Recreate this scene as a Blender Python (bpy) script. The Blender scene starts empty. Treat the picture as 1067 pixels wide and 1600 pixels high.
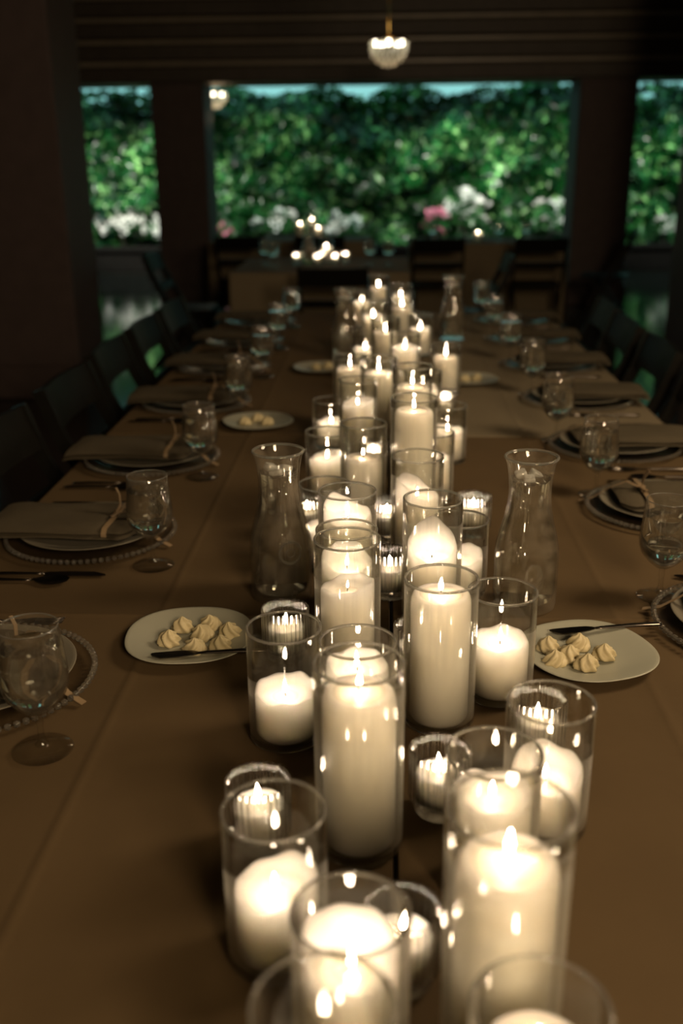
import bpy, math, random
from mathutils import Vector, Matrix
PI = math.pi
R = random.Random(7)
SC = bpy.context.scene
COL = SC.collection

# ------------------------------------------------------------------ camera
cam_data = bpy.data.cameras.new('camera')
cam = bpy.data.objects.new('camera', cam_data)
COL.objects.link(cam)
SC.camera = cam
cam_data.sensor_fit = 'VERTICAL'
cam_data.sensor_height = 36.0
cam_data.lens = 35.0
cam_data.clip_start = 0.02
cam_data.clip_end = 200
cam_data.dof.use_dof = True
cam_data.dof.focus_distance = 1.42
cam_data.dof.aperture_fstop = 2.8
cam_data.dof.aperture_blades = 0
# columns = camera right, up, back in world space (pitched 19 deg down, a little left of the table axis)
cam.matrix_world = Matrix(((0.99917668, -0.00523172, 0.04023163, 0.0),
                           (0.03969048, 0.33146094, -0.94263371, 0.0),
                           (-0.00840361, 0.94345444, 0.33139569, 1.439),
                           (0, 0, 0, 1)))

# ------------------------------------------------------------------ world, exposure
SKY_STRENGTH = 1.1
FLAME_STRENGTH = 172.0
world = bpy.data.worlds.new('evening_sky')
SC.world = world
world.use_nodes = True
wn = world.node_tree.nodes
wn['Background'].inputs[0].default_value = (0.27, 0.66, 0.64, 1)
wn['Background'].inputs[1].default_value = SKY_STRENGTH
SC.view_settings.view_transform = 'Standard'
SC.view_settings.look = 'None'
SC.view_settings.exposure = 0.0
SC.view_settings.gamma = 1.0
SC.view_settings.use_curve_mapping = False
cy = SC.cycles
cy.use_denoising = True
cy.max_bounces = 12
cy.diffuse_bounces = 3
cy.glossy_bounces = 4
cy.transmission_bounces = 8
cy.transparent_max_bounces = 160
cy.caustics_reflective = False
cy.caustics_refractive = False
cy.sample_clamp_indirect = 2.0
cy.sample_clamp_direct = 0.0
cy.use_light_tree = True


# ------------------------------------------------------------------ materials
def mat(name):
    m = bpy.data.materials.new(name)
    m.use_nodes = True
    return m, m.node_tree.nodes, m.node_tree.links


def pbr(name, col, rough=0.5, spec=0.5, metal=0.0, noise=0.0, nscale=20.0, bump=0.0, bscale=200.0, sss=0.0, sss_r=(0.02, 0.012, 0.007), sheen=0.0):
    m, n, l = mat(name)
    b = n['Principled BSDF']
    b.inputs['Base Color'].default_value = (*col, 1)
    b.inputs['Roughness'].default_value = rough
    b.inputs['Specular IOR Level'].default_value = spec
    b.inputs['Metallic'].default_value = metal
    if sheen:
        b.inputs['Sheen Weight'].default_value = sheen
    if sss:
        b.inputs['Subsurface Weight'].default_value = sss
        b.inputs['Subsurface Radius'].default_value = sss_r
        b.inputs['Subsurface Scale'].default_value = 1.0
    tc = n.new('ShaderNodeTexCoord')
    if noise:
        t = n.new('ShaderNodeTexNoise')
        t.inputs['Scale'].default_value = nscale
        t.inputs['Detail'].default_value = 5
        l.new(tc.outputs['Object'], t.inputs['Vector'])
        r = n.new('ShaderNodeMix')
        r.data_type = 'RGBA'
        r.inputs[6].default_value = (*[c * (1 - noise) for c in col], 1)
        r.inputs[7].default_value = (*[min(1, c * (1 + noise)) for c in col], 1)
        l.new(t.outputs['Fac'], r.inputs[0])
        l.new(r.outputs[2], b.inputs['Base Color'])
    if bump:
        t2 = n.new('ShaderNodeTexNoise')
        t2.inputs['Scale'].default_value = bscale
        t2.inputs['Detail'].default_value = 4
        l.new(tc.outputs['Object'], t2.inputs['Vector'])
        bp = n.new('ShaderNodeBump')
        bp.inputs['Strength'].default_value = bump
        bp.inputs['Distance'].default_value = 0.004
        l.new(t2.outputs['Fac'], bp.inputs['Height'])
        l.new(bp.outputs['Normal'], b.inputs['Normal'])
    return m


def thin_glass(name, tint=(0.97, 0.97, 0.95), edge=(0.30, 0.27, 0.20), edge_pow=4.0, f0=0.05, rough=0.015):
    """wall of clear glass seen without bending: transparent, darker where looked along, Schlick reflection"""
    m, n, l = mat(name)
    n.remove(n['Principled BSDF'])
    out = n['Material Output']
    lw = n.new('ShaderNodeLayerWeight')
    lw.inputs['Blend'].default_value = 0.5
    p5 = n.new('ShaderNodeMath'); p5.operation = 'POWER'; p5.inputs[1].default_value = 5.0
    l.new(lw.outputs['Facing'], p5.inputs[0])
    ma = n.new('ShaderNodeMath'); ma.operation = 'MULTIPLY_ADD'
    ma.inputs[1].default_value = 1 - f0; ma.inputs[2].default_value = f0
    l.new(p5.outputs[0], ma.inputs[0])
    p4 = n.new('ShaderNodeMath'); p4.operation = 'POWER'; p4.inputs[1].default_value = edge_pow
    l.new(lw.outputs['Facing'], p4.inputs[0])
    mx = n.new('ShaderNodeMix'); mx.data_type = 'RGBA'
    mx.inputs[6].default_value = (*tint, 1); mx.inputs[7].default_value = (*edge, 1)
    l.new(p4.outputs[0], mx.inputs[0])
    tr = n.new('ShaderNodeBsdfTransparent'); l.new(mx.outputs[2], tr.inputs[0])
    gl = n.new('ShaderNodeBsdfGlossy'); gl.inputs['Roughness'].default_value = rough
    ms = n.new('ShaderNodeMixShader')
    l.new(ma.outputs[0], ms.inputs[0]); l.new(tr.outputs[0], ms.inputs[1]); l.new(gl.outputs[0], ms.inputs[2])
    l.new(ms.outputs[0], out.inputs['Surface'])
    return m


def ribbed_glass(name):
    """pressed glass: part of the light bends in the ribs, part goes straight through"""
    m = thin_glass(name, (0.97, 0.97, 0.95), (0.6, 0.56, 0.48), 3.0, 0.08)
    n, l = m.node_tree.nodes, m.node_tree.links
    out = n['Material Output']
    old = out.inputs['Surface'].links[0].from_socket
    g = n.new('ShaderNodeBsdfGlass'); g.inputs['IOR'].default_value = 1.45; g.inputs['Roughness'].default_value = 0.02
    ms = n.new('ShaderNodeMixShader'); ms.inputs[0].default_value = 0.38
    l.new(old, ms.inputs[1]); l.new(g.outputs[0], ms.inputs[2]); l.new(ms.outputs[0], out.inputs['Surface'])
    return m


def edge_glass(name):
    """clear wall that bends light only where it is looked along"""
    m = thin_glass(name, edge=(0.45, 0.42, 0.36), f0=0.06)
    n, l = m.node_tree.nodes, m.node_tree.links
    out = n['Material Output']
    old = out.inputs['Surface'].links[0].from_socket
    lw = n['Layer Weight']
    pw = n.new('ShaderNodeMath'); pw.operation = 'POWER'; pw.inputs[1].default_value = 2.5
    l.new(lw.outputs['Facing'], pw.inputs[0])
    g = n.new('ShaderNodeBsdfGlass'); g.inputs['IOR'].default_value = 1.47; g.inputs['Roughness'].default_value = 0.0
    ms = n.new('ShaderNodeMixShader')
    l.new(pw.outputs[0], ms.inputs[0]); l.new(old, ms.inputs[1]); l.new(g.outputs[0], ms.inputs[2]); l.new(ms.outputs[0], out.inputs['Surface'])
    return m


def misted(name, amount=.3, scale=28, **k):
    """glass with patches of condensation"""
    m = thin_glass(name, **k)
    n, l = m.node_tree.nodes, m.node_tree.links
    out = n['Material Output']
    old = out.inputs['Surface'].links[0].from_socket
    tc = n.new('ShaderNodeTexCoord'); tx = n.new('ShaderNodeTexNoise')
    tx.inputs['Scale'].default_value = scale; tx.inputs['Detail'].default_value = 6
    l.new(tc.outputs['Object'], tx.inputs['Vector'])
    mr = n.new('ShaderNodeMapRange')
    mr.inputs[1].default_value = .38; mr.inputs[2].default_value = .75; mr.inputs[3].default_value = 0.02; mr.inputs[4].default_value = amount
    l.new(tx.outputs['Fac'], mr.inputs[0])
    d = n.new('ShaderNodeBsdfDiffuse'); d.inputs[0].default_value = (.78, .66, .50, 1)
    t = n.new('ShaderNodeBsdfTranslucent'); t.inputs[0].default_value = (.78, .66, .50, 1)
    dm = n.new('ShaderNodeMixShader'); l.new(d.outputs[0], dm.inputs[1]); l.new(t.outputs[0], dm.inputs[2])
    ms = n.new('ShaderNodeMixShader')
    l.new(mr.outputs[0], ms.inputs[0]); l.new(old, ms.inputs[1]); l.new(dm.outputs[0], ms.inputs[2]); l.new(ms.outputs[0], out.inputs['Surface'])
    return m


def water_mat(name, ior=1.33):
    m, n, l = mat(name)
    n.remove(n['Principled BSDF'])
    g = n.new('ShaderNodeBsdfGlass'); g.inputs['IOR'].default_value = ior; g.inputs['Roughness'].default_value = 0.0
    g.inputs['Color'].default_value = (0.97, 0.98, 0.96, 1)
    l.new(g.outputs[0], n['Material Output'].inputs['Surface'])
    return m


def rim_mat(name, glint=.16):
    m = water_mat(name, 1.48)
    n, l = m.node_tree.nodes, m.node_tree.links
    out = n['Material Output']
    old = out.inputs['Surface'].links[0].from_socket
    d = n.new('ShaderNodeBsdfTranslucent'); d.inputs[0].default_value = (.9, .86, .78, 1)
    e = n.new('ShaderNodeBsdfDiffuse'); e.inputs[0].default_value = (.9, .86, .78, 1)
    m1 = n.new('ShaderNodeMixShader'); l.new(d.outputs[0], m1.inputs[1]); l.new(e.outputs[0], m1.inputs[2])
    ms = n.new('ShaderNodeMixShader'); ms.inputs[0].default_value = glint  # white share stands in for light gathered in the glass edge
    l.new(old, ms.inputs[1]); l.new(m1.outputs[0], ms.inputs[2]); l.new(ms.outputs[0], out.inputs['Surface'])
    return m


def ice_mat(name):
    m, n, l = mat(name)
    n.remove(n['Principled BSDF'])
    d = n.new('ShaderNodeBsdfDiffuse'); d.inputs[0].default_value = (0.85, 0.88, 0.86, 1)
    t = n.new('ShaderNodeBsdfTransparent')
    s = n.new('ShaderNodeTexNoise'); s.inputs['Scale'].default_value = 70
    tc = n.new('ShaderNodeTexCoord'); l.new(tc.outputs['Object'], s.inputs['Vector'])
    ms = n.new('ShaderNodeMixShader')
    l.new(s.outputs['Fac'], ms.inputs[0]); l.new(t.outputs[0], ms.inputs[1]); l.new(d.outputs[0], ms.inputs[2])
    gl = n.new('ShaderNodeBsdfGlossy'); gl.inputs['Roughness'].default_value = 0.05
    m2 = n.new('ShaderNodeMixShader'); m2.inputs[0].default_value = 0.08
    l.new(ms.outputs[0], m2.inputs[1]); l.new(gl.outputs[0], m2.inputs[2])
    l.new(m2.outputs[0], n['Material Output'].inputs['Surface'])
    return m


def crystal_mat(name):
    m, n, l = mat(name)
    n.remove(n['Principled BSDF'])
    d = n.new('ShaderNodeBsdfTranslucent'); d.inputs[0].default_value = (.92, .92, .84, 1)
    t = n.new('ShaderNodeBsdfTransparent'); t.inputs[0].default_value = (.95, .95, .9, 1)
    g = n.new('ShaderNodeBsdfGlossy'); g.inputs['Roughness'].default_value = .12
    a = n.new('ShaderNodeMixShader'); a.inputs[0].default_value = .55
    b = n.new('ShaderNodeMixShader'); b.inputs[0].default_value = .16
    l.new(t.outputs[0], a.inputs[1]); l.new(d.outputs[0], a.inputs[2]); l.new(a.outputs[0], b.inputs[1]); l.new(g.outputs[0], b.inputs[2])
    l.new(b.outputs[0], n['Material Output'].inputs['Surface'])
    return m


def emit(name, col, s):
    m, n, l = mat(name)
    n.remove(n['Principled BSDF'])
    e = n.new('ShaderNodeEmission'); e.inputs[0].default_value = (*col, 1); e.inputs[1].default_value = s
    l.new(e.outputs[0], n['Material Output'].inputs['Surface'])
    return m


def leaf_mat(name, a, b, c):
    m, n, l = mat(name)
    p = n['Principled BSDF']
    p.inputs['Roughness'].default_value = 0.32
    p.inputs['Specular IOR Level'].default_value = 0.6
    g = n.new('ShaderNodeNewGeometry')
    r = n.new('ShaderNodeValToRGB')
    r.color_ramp.elements[0].color = (*a, 1); r.color_ramp.elements[1].color = (*c, 1)
    e = r.color_ramp.elements.new(0.80); e.color = (*b, 1)
    l.new(g.outputs['Random Per Island'], r.inputs[0])
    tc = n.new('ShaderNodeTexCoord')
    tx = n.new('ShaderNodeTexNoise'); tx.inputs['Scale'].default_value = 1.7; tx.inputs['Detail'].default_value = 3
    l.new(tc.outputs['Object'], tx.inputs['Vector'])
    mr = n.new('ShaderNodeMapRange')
    mr.inputs[1].default_value = .36; mr.inputs[2].default_value = .66; mr.inputs[3].default_value = .22; mr.inputs[4].default_value = 1.25  # clumps of light and shade put into the leaf colour
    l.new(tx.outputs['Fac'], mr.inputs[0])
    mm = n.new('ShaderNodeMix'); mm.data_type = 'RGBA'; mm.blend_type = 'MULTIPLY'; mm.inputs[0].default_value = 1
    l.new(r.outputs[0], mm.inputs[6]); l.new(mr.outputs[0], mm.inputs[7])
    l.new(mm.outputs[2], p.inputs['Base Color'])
    return m


M = dict(
    glass=edge_glass('clear_glass'),
    rim=rim_mat('fire_polished_rim'),
    goblet=misted('goblet_glass', .06, 40, tint=(0.97, 0.97, 0.96), edge=(0.45, 0.42, 0.34), f0=0.06),  # mist on the bowl also stands in for candles shining through the water
    stem=thin_glass('stem_glass', (0.97, 0.97, 0.96), (0.5, 0.46, 0.38), 4.0, 0.05),
    carafe=misted('misted_carafe_glass', .17, 30, tint=(0.96, 0.96, 0.94), edge=(0.45, 0.42, 0.34), f0=0.06),
    charger=thin_glass('charger_glass', (0.98, 0.97, 0.95), (0.88, 0.85, 0.78), 4.0, 0.04, 0.22),
    bead=rim_mat('glass_beads', .07),
    ribbed=ribbed_glass('ribbed_glass'),
    water=water_mat('water'),
    ice=ice_mat('ice'),
    wax=pbr('cream_wax', (0.98, 0.87, 0.765), 0.42, 0.35, sss=1.0, sss_r=(0.055, 0.055, 0.055), noise=0.03, nscale=30),
    votive_wax=pbr('votive_wax', (0.98, 0.90, 0.80), 0.4, 0.35, sss=1.0, sss_r=(0.034, 0.034, 0.034)),
    pool=thin_glass('melted_wax', (0.95, 0.92, 0.86), (0.9, 0.86, 0.8), 4.0, 0.03),
    wick=pbr('wick', (0.02, 0.016, 0.013), 0.9, 0.1),
    flame=emit('flame', (1.0, 0.76, 0.53), FLAME_STRENGTH),
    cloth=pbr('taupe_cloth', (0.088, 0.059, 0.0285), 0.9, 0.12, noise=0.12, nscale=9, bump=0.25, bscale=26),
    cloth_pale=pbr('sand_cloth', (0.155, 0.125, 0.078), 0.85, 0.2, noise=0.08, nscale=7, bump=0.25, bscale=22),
    napkin=pbr('linen_napkin', (0.078, 0.064, 0.041), 0.9, 0.1, noise=0.1, nscale=60, bump=0.5, bscale=500),
    ribbon=pbr('tan_ribbon', (0.20, 0.14, 0.077), 0.55, 0.4, noise=0.1, nscale=90),
    china=pbr('white_china', (0.31, 0.31, 0.245), 0.36, 0.5, noise=0.03, nscale=15),
    stoneware=pbr('cream_stoneware', (0.15, 0.135, 0.10), 0.55, 0.25, noise=0.03, nscale=15),
    butter=pbr('butter', (0.50, 0.43, 0.255), 0.5, 0.35, noise=0.04, nscale=80, sss=0.12, sss_r=(0.002, 0.0016, 0.001)),
    steel=pbr('dark_steel', (0.16, 0.14, 0.12), 0.22, 0.5, metal=1.0),
    black_wood=pbr('black_lacquered_wood', (0.008, 0.0075, 0.006), 0.42, 0.07, noise=0.3, nscale=40),
    pillar=pbr('dark_red_brown_paint', (0.066, 0.047, 0.043), 0.6, 0.3, noise=0.25, nscale=12, bump=0.3, bscale=90),
    beam=pbr('dark_stained_timber', (0.055, 0.045, 0.034), 0.5, 0.3, noise=0.35, nscale=9, bump=0.3, bscale=60),
    moulding=pbr('moulding_highlight', (0.26, 0.225, 0.17), 0.3, 0.6, noise=0.3, nscale=7),  # lamp highlights along the beam edges, put into a lighter colour
    plaster=pbr('dark_plaster', (0.066, 0.063, 0.056), 0.8, 0.2, noise=0.2, nscale=6),
    floor=pbr('polished_dark_floor', (0.022, 0.02, 0.016), 0.10, 0.7, noise=0.3, nscale=5),
    stone=pbr('planter_stone', (0.010, 0.009, 0.008), 0.9, 0.03, noise=0.3, nscale=14, bump=0.5, bscale=60),
    soil=pbr('hedge_core', (0.006, 0.012, 0.006), 0.95, 0.05, noise=0.3, nscale=20),
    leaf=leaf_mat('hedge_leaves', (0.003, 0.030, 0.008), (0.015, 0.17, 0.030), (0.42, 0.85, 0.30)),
    bloomleaf=leaf_mat('shrub_leaves', (0.02, 0.12, 0.03), (0.05, 0.28, 0.06), (0.2, 0.45, 0.15)),
    white_petal=pbr('white_petals', (0.85, 0.85, 0.80), 0.5, 0.3, noise=0.08, nscale=40),
    pink_petal=pbr('pink_petals', (0.80, 0.22, 0.36), 0.5, 0.3, noise=0.1, nscale=40),
    gold=pbr('gilt_brass', (0.65, 0.40, 0.12), 0.25, 0.5, metal=1.0),
    crystal=crystal_mat('frosted_crystal'),
    bulb=emit('lamp_bulb', (1.0, 0.88, 0.66), 14.0),
    tin=pbr('tealight_tin', (0.6, 0.58, 0.54), 0.35, 0.5, metal=1.0),
    tabletop=pbr('plywood_tabletop', (0.25, 0.17, 0.1), 0.6, 0.3, noise=0.2, nscale=18),
)


# ------------------------------------------------------------------ mesh helpers
class MB:
    def __init__(self):
        self.v, self.f = [], []

    def add(self, v, f):
        o = len(self.v)
        self.v += [tuple(p) for p in v]
        self.f += [tuple(i + o for i in q) for q in f]
        return self

    def lathe(self, prof, seg=32, c=(0, 0, 0), mod=None, closed=False, sq=None):
        """prof: list of (r, z); r == 0 makes a pole. mod(theta, r, z) -> (r, z). closed: last ring joins first. sq: superellipse power"""
        rings, o, v, f = [], 0, [], []
        for k, (r, z) in enumerate(prof):
            if r <= 1e-9:
                rings.append([len(v)]); v.append((c[0], c[1], c[2] + z))
                continue
            ids = []
            for i in range(seg):
                t = 2 * PI * i / seg
                rr, zz = mod(t, r, z) if mod else (r, z)
                if sq:
                    rr *= 1.0 / (abs(math.cos(t)) ** sq + abs(math.sin(t)) ** sq) ** (1 / sq)
                ids.append(len(v)); v.append((c[0] + rr * math.cos(t), c[1] + rr * math.sin(t), c[2] + zz))
            rings.append(ids)
        pairs = list(zip(rings[:-1], rings[1:]))
        if closed:
            pairs.append((rings[-1], rings[0]))
        for a, b in pairs:
            if len(a) == 1 and len(b) == 1:
                continue
            for i in range(seg):
                j = (i + 1) % seg
                if len(a) == 1:
                    f.append((a[0], b[j], b[i]))
                elif len(b) == 1:
                    f.append((a[i], a[j], b[0]))
                else:
                    f.append((a[i], a[j], b[j], b[i]))
        return self.add(v, f)

    def box(self, x0, x1, y0, y1, z0, z1, bev=0.0):
        if bev <= 0:
            v = [(x, y, z) for z in (z0, z1) for (x, y) in ((x0, y0), (x1, y0), (x1, y1), (x0, y1))]
            return self.add(v, [(3, 2, 1, 0), (4, 5, 6, 7), (0, 1, 5, 4), (1, 2, 6, 5), (2, 3, 7, 6), (3, 0, 4, 7)])
        b = bev
        rings = []
        for (z, d) in ((z0, b), (z0 + b, 0), (z1 - b, 0), (z1, b)):
            X0, X1, Y0, Y1 = x0 + d, x1 - d, y0 + d, y1 - d
            rings.append([(X0 + b, Y0, z), (X1 - b, Y0, z), (X1, Y0 + b, z), (X1, Y1 - b, z),
                          (X1 - b, Y1, z), (X0 + b, Y1, z), (X0, Y1 - b, z), (X0, Y0 + b, z)])
        v = [p for r in rings for p in r]
        f = [tuple(reversed(range(8))), tuple(range(24, 32))]
        for k in range(3):
            for i in range(8):
                j = (i + 1) % 8
                f.append((k * 8 + i, k * 8 + j, k * 8 + 8 + j, k * 8 + 8 + i))
        return self.add(v, f)

    def sweep(self, path, w, h, up=Vector((0, 0, 1)), rnd=False, caps=True):
        """rectangular (or round, n=8) section along a path. w, h may be lists"""
        n = 8 if rnd else 4
        v, f = [], []
        P = [Vector(p) for p in path]
        for i, p in enumerate(P):
            t = (P[min(i + 1, len(P) - 1)] - P[max(i - 1, 0)]).normalized()
            s = t.cross(up)
            if s.length < 1e-4:
                s = t.cross(Vector((1, 0, 0)))
            s.normalize()
            u = s.cross(t).normalized()
            ww = w[i] if isinstance(w, (list, tuple)) else w
            hh = h[i] if isinstance(h, (list, tuple)) else h
            for k in range(n):
                a = 2 * PI * (k + 0.5) / n
                if rnd:
                    q = (math.cos(a), math.sin(a))
                else:
                    q = (1 if k in (0, 3) else -1, 1 if k in (0, 1) else -1)
                v.append(p + s * (q[0] * ww / 2) + u * (q[1] * hh / 2))
        for i in range(len(P) - 1):
            for k in range(n):
                j = (k + 1) % n
                f.append((i * n + k, i * n + j, i * n + n + j, i * n + n + k))
        if caps:
            f.append(tuple(reversed(range(n))))
            f.append(tuple(range((len(P) - 1) * n, len(P) * n)))
        return self.add(v, f)

    def grid(self, nu, nv, fn):
        v = [fn(i / (nu - 1), j / (nv - 1)) for j in range(nv) for i in range(nu)]
        f = [(j * nu + i, j * nu + i + 1, (j + 1) * nu + i + 1, (j + 1) * nu + i) for j in range(nv - 1) for i in range(nu - 1)]
        return self.add(v, f)

    def mesh(self, name, m, smooth=True, angle=None):
        me = bpy.data.meshes.new(name)
        me.from_pydata(self.v, [], self.f)
        me.update()
        me.materials.append(m)
        if smooth:
            me.shade_smooth()
            if angle:
                me.set_sharp_from_angle(angle=math.radians(angle))
        return me


def obj(name, me, parent=None, loc=(0, 0, 0), rz=0.0):
    o = bpy.data.objects.new(name, me)
    COL.objects.link(o)
    o.location = loc
    o.rotation_euler = (0, 0, rz)
    if parent:
        o.parent = parent
    return o


def tag(o, label=None, cat=None, group=None, kind=None):
    if label: o['label'] = label
    if cat: o['category'] = cat
    if group: o['group'] = group
    if kind: o['kind'] = kind
    return o


def dup(o, loc, rz=0.0, label=None, scale=None):
    """copy of a thing with its parts and their sub-parts (mesh data shared)"""
    c = o.copy(); COL.objects.link(c)
    c.location = loc; c.rotation_euler = (0, 0, rz)
    if scale: c.scale = scale
    if label: c['label'] = label
    for ch in o.children:
        d = ch.copy(); COL.objects.link(d); d.parent = c
        for g in ch.children:
            e = g.copy(); COL.objects.link(e); e.parent = d
    return c


ORD = ['nearest', 'second', 'third', 'fourth', 'fifth', 'sixth', 'seventh', 'eighth', 'ninth', 'tenth', 'eleventh', 'twelfth',
       'thirteenth', 'fourteenth', 'fifteenth', 'sixteenth', 'seventeenth', 'eighteenth', 'nineteenth']
TZ = 0.75                                            # height of the table top


# ------------------------------------------------------------------ the setting
def struct(name, mb, m, label, smooth=False, angle=None):
    o = obj(name, mb.mesh(name, m, smooth, angle))
    return tag(o, label, None, None, 'structure')


struct('floor', MB().box(-7, 7, -3, 18, -0.1, 0.0), M['floor'], 'polished dark floor reflecting the lit hedge')
struct('ceiling', MB().box(-6, 6, -3, 12.3, 2.95, 3.1), M['plaster'], 'dark ceiling of the dining pavilion')
struct('wall_left', MB().box(-6.0, -5.8, -3, 12.3, 0, 2.95), M['plaster'], 'dark side wall behind the left row of chairs')
struct('wall_right', MB().box(5.8, 6.0, -3, 12.3, 0, 2.95), M['plaster'], 'dark side wall behind the right row of chairs')
struct('wall_back', MB().box(-5.8, 5.8, -3.2, -3, 0, 2.95), M['plaster'], 'dark wall behind the viewer')


def pillar(name, x0, x1, y0, y1, label):
    o = struct(name, MB().box(x0, x1, y0, y1, 0, 2.95, 0.012), M['pillar'], label)
    k = MB().box(x0 - 0.03, x1 + 0.03, y0 - 0.03, y1 + 0.03, 0, 0.22, 0.012)
    obj('plinth', k.mesh('plinth', M['pillar'], False), o)
    k = MB().box(x0 - 0.03, x1 + 0.03, y0 - 0.03, y1 + 0.03, 2.78, 2.95, 0.012)
    obj('capital', k.mesh('capital', M['pillar'], False), o)


pillar('pillar', -2.60, -1.95, 6.3, 6.9, 'wide dark pillar behind the left row of chairs')
pillar('pillar', -2.34, -1.80, 10.7, 11.25, 'slender dark pillar beside the small far lamp')
pillar('pillar', 1.93, 2.50, 10.7, 11.25, 'dark pillar standing behind the draped back table')
pillar('pillar', 1.92, 2.55, 6.3, 6.9, 'dark pillar at the right edge behind the chairs')


def beam(name, y0, zb, label, ztop=2.95):
    """entablature: stepped boards"""
    o = struct(name, MB().box(-5.8, 5.8, y0 + 0.06, y0 + 0.40, zb, ztop), M['beam'], label)
    n = 4
    hgt = (ztop - zb) / n
    for k in range(n):
        b = MB().box(-5.8, 5.8, y0 - 0.035 * k, y0 + 0.06, zb + 0.012 + hgt * k, zb + hgt * (k + 1) - 0.045, 0.008)
        obj('fascia_board', b.mesh('fascia_board', M['beam'], False), o)
        b = MB().box(-5.8, 5.8, y0 - 0.035 * k - 0.03, y0 + 0.06, zb + hgt * (k + 1) - 0.040, zb + hgt * (k + 1), 0.012)
        obj('moulding', b.mesh('moulding', M['moulding'], False), o)


beam('beam', 10.55, 2.19, 'stepped dark timber beam across the front of the hedge')
b = MB().box(-5.8, 5.8, 12.1, 12.3, 2.26, 2.95, 0.01)
struct('trim_1', b, M['beam'], 'dark eave board beyond the timber beam')

# planter, hedge and flowering shrubs
o = struct('planter_wall', MB().box(-7, 7, 14.2, 14.45, 0, 0.30, 0.015), M['stone'], 'low stone planter wall at the foot of the hedge')
obj('coping', MB().box(-7, 7, 14.16, 14.50, 0.28, 0.34, 0.012).mesh('coping', M['stone'], False), o)
struct('ground', MB().box(-7, 7, 14.45, 18, 0, 0.26), M['soil'], 'dark soil bed in the planter')


def noise3(p):
    from mathutils import noise
    return noise.noise(p)


def leaves(mb, n, gen, size):
    for _ in range(n):
        p, nrm = gen()
        nrm = (nrm + Vector((R.gauss(0, .55), R.gauss(0, .55), R.gauss(0, .45)))).normalized()
        s = size * R.uniform(.6, 1.35)
        t = nrm.orthogonal().normalized()
        t.rotate(Matrix.Rotation(R.uniform(0, 2 * PI), 3, nrm))
        u = nrm.cross(t)
        p = Vector(p)
        mb.add([p - t * s, p + u * s * .45 + nrm * s * .12, p + t * s, p - u * s * .45 + nrm * s * .12], [(0, 1, 2), (0, 2, 3)])


def hedge_depth(x, z):
    return 15.0 - 0.60 * noise3(Vector((x * 1.5, z * 1.7, 3.1))) - 0.28 * noise3(Vector((x * 4, z * 4, 8.7)))


def gen_hedge():
    while True:
        x = R.uniform(-5.2, 5.2)
        top = 2.39 + 0.17 * noise3(Vector((x * 1.6, 0, 0)))
        z = R.uniform(0.22, top)
        if noise3(Vector((x * 2.6, z * 2.6, 20.0))) > -0.32 or R.random() < .35:
            break
    d = hedge_depth(x, z)
    dx = hedge_depth(x + .05, z) - d
    dz = hedge_depth(x, z + .05) - d
    n = Vector((dx / .05, -1, dz / .05)).normalized()
    return (x, d - R.uniform(-.12, .10), z), n


hb = MB()
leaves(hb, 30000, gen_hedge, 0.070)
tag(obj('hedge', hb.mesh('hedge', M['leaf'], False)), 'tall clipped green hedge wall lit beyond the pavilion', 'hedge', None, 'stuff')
struct('hedge_backing', MB().box(-7, 7, 16.2, 16.35, 0.26, 2.30), M['soil'], 'dark backing added behind the hedge to block the sky')  # sheet added so no sky shows between the leaves


def shrub(x, z0, w, h, petal, nfl, label):
    root = tag(obj('flowering_shrub', None, None, (x, 14.72, 0.30)), label, 'shrub', 'flowering shrubs along the planter')
    lb = MB()

    def g():
        a, e, r = R.uniform(0, 2 * PI), R.uniform(-.2, 1), R.uniform(.6, 1)
        c = math.sqrt(max(0, 1 - e * e))
        n = Vector((c * math.cos(a), c * math.sin(a), e))
        return (n.x * w / 2 * r, n.y * .18 * r - .02, h * .45 + n.z * h * .5 * r), n
    leaves(lb, int(240 * w / .4), g, 0.045)
    tag(obj('foliage', lb.mesh('foliage', M['bloomleaf'], False), root), kind='stuff')
    sb = MB()
    for k in range(4):
        sb.sweep([(R.uniform(-.03, .03), 0, -.05), (R.uniform(-.1, .1), R.uniform(-.05, .05), h * .5)], .012, .012)
    obj('stem', sb.mesh('stem', M['beam'], False), root)
    me = None
    for k in range(nfl):
        a, e = R.uniform(PI, 2 * PI), R.uniform(-.1, .95)
        c = math.sqrt(max(0, 1 - e * e))
        if me is None:
            fb = MB()
            for q in range(11):
                t = 2 * PI * q / 11 * 2.4
                r = .022 + .02 * (q % 3)
                p = Vector((math.cos(t) * r, math.sin(t) * r, .012 * (2 - q % 3)))
                d = Vector((math.cos(t), math.sin(t), .5)).normalized()
                s = Vector((-math.sin(t), math.cos(t), 0))
                fb.add([p - d * .012, p + s * .02 + d * .012, p + d * .036, p - s * .02 + d * .012], [(0, 1, 2), (0, 2, 3)])
            me = fb.mesh('blossom', petal, False)
        f = obj('blossom', me, root, (c * math.cos(a) * w / 2, c * math.sin(a) * .2 - .03, h * .45 + e * h * .5))
        f.rotation_euler = (R.uniform(.2, 1.3), R.uniform(-.5, .5), R.uniform(0, 6))
        s = R.uniform(.8, 1.7); f.scale = (s, s, s)


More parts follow.
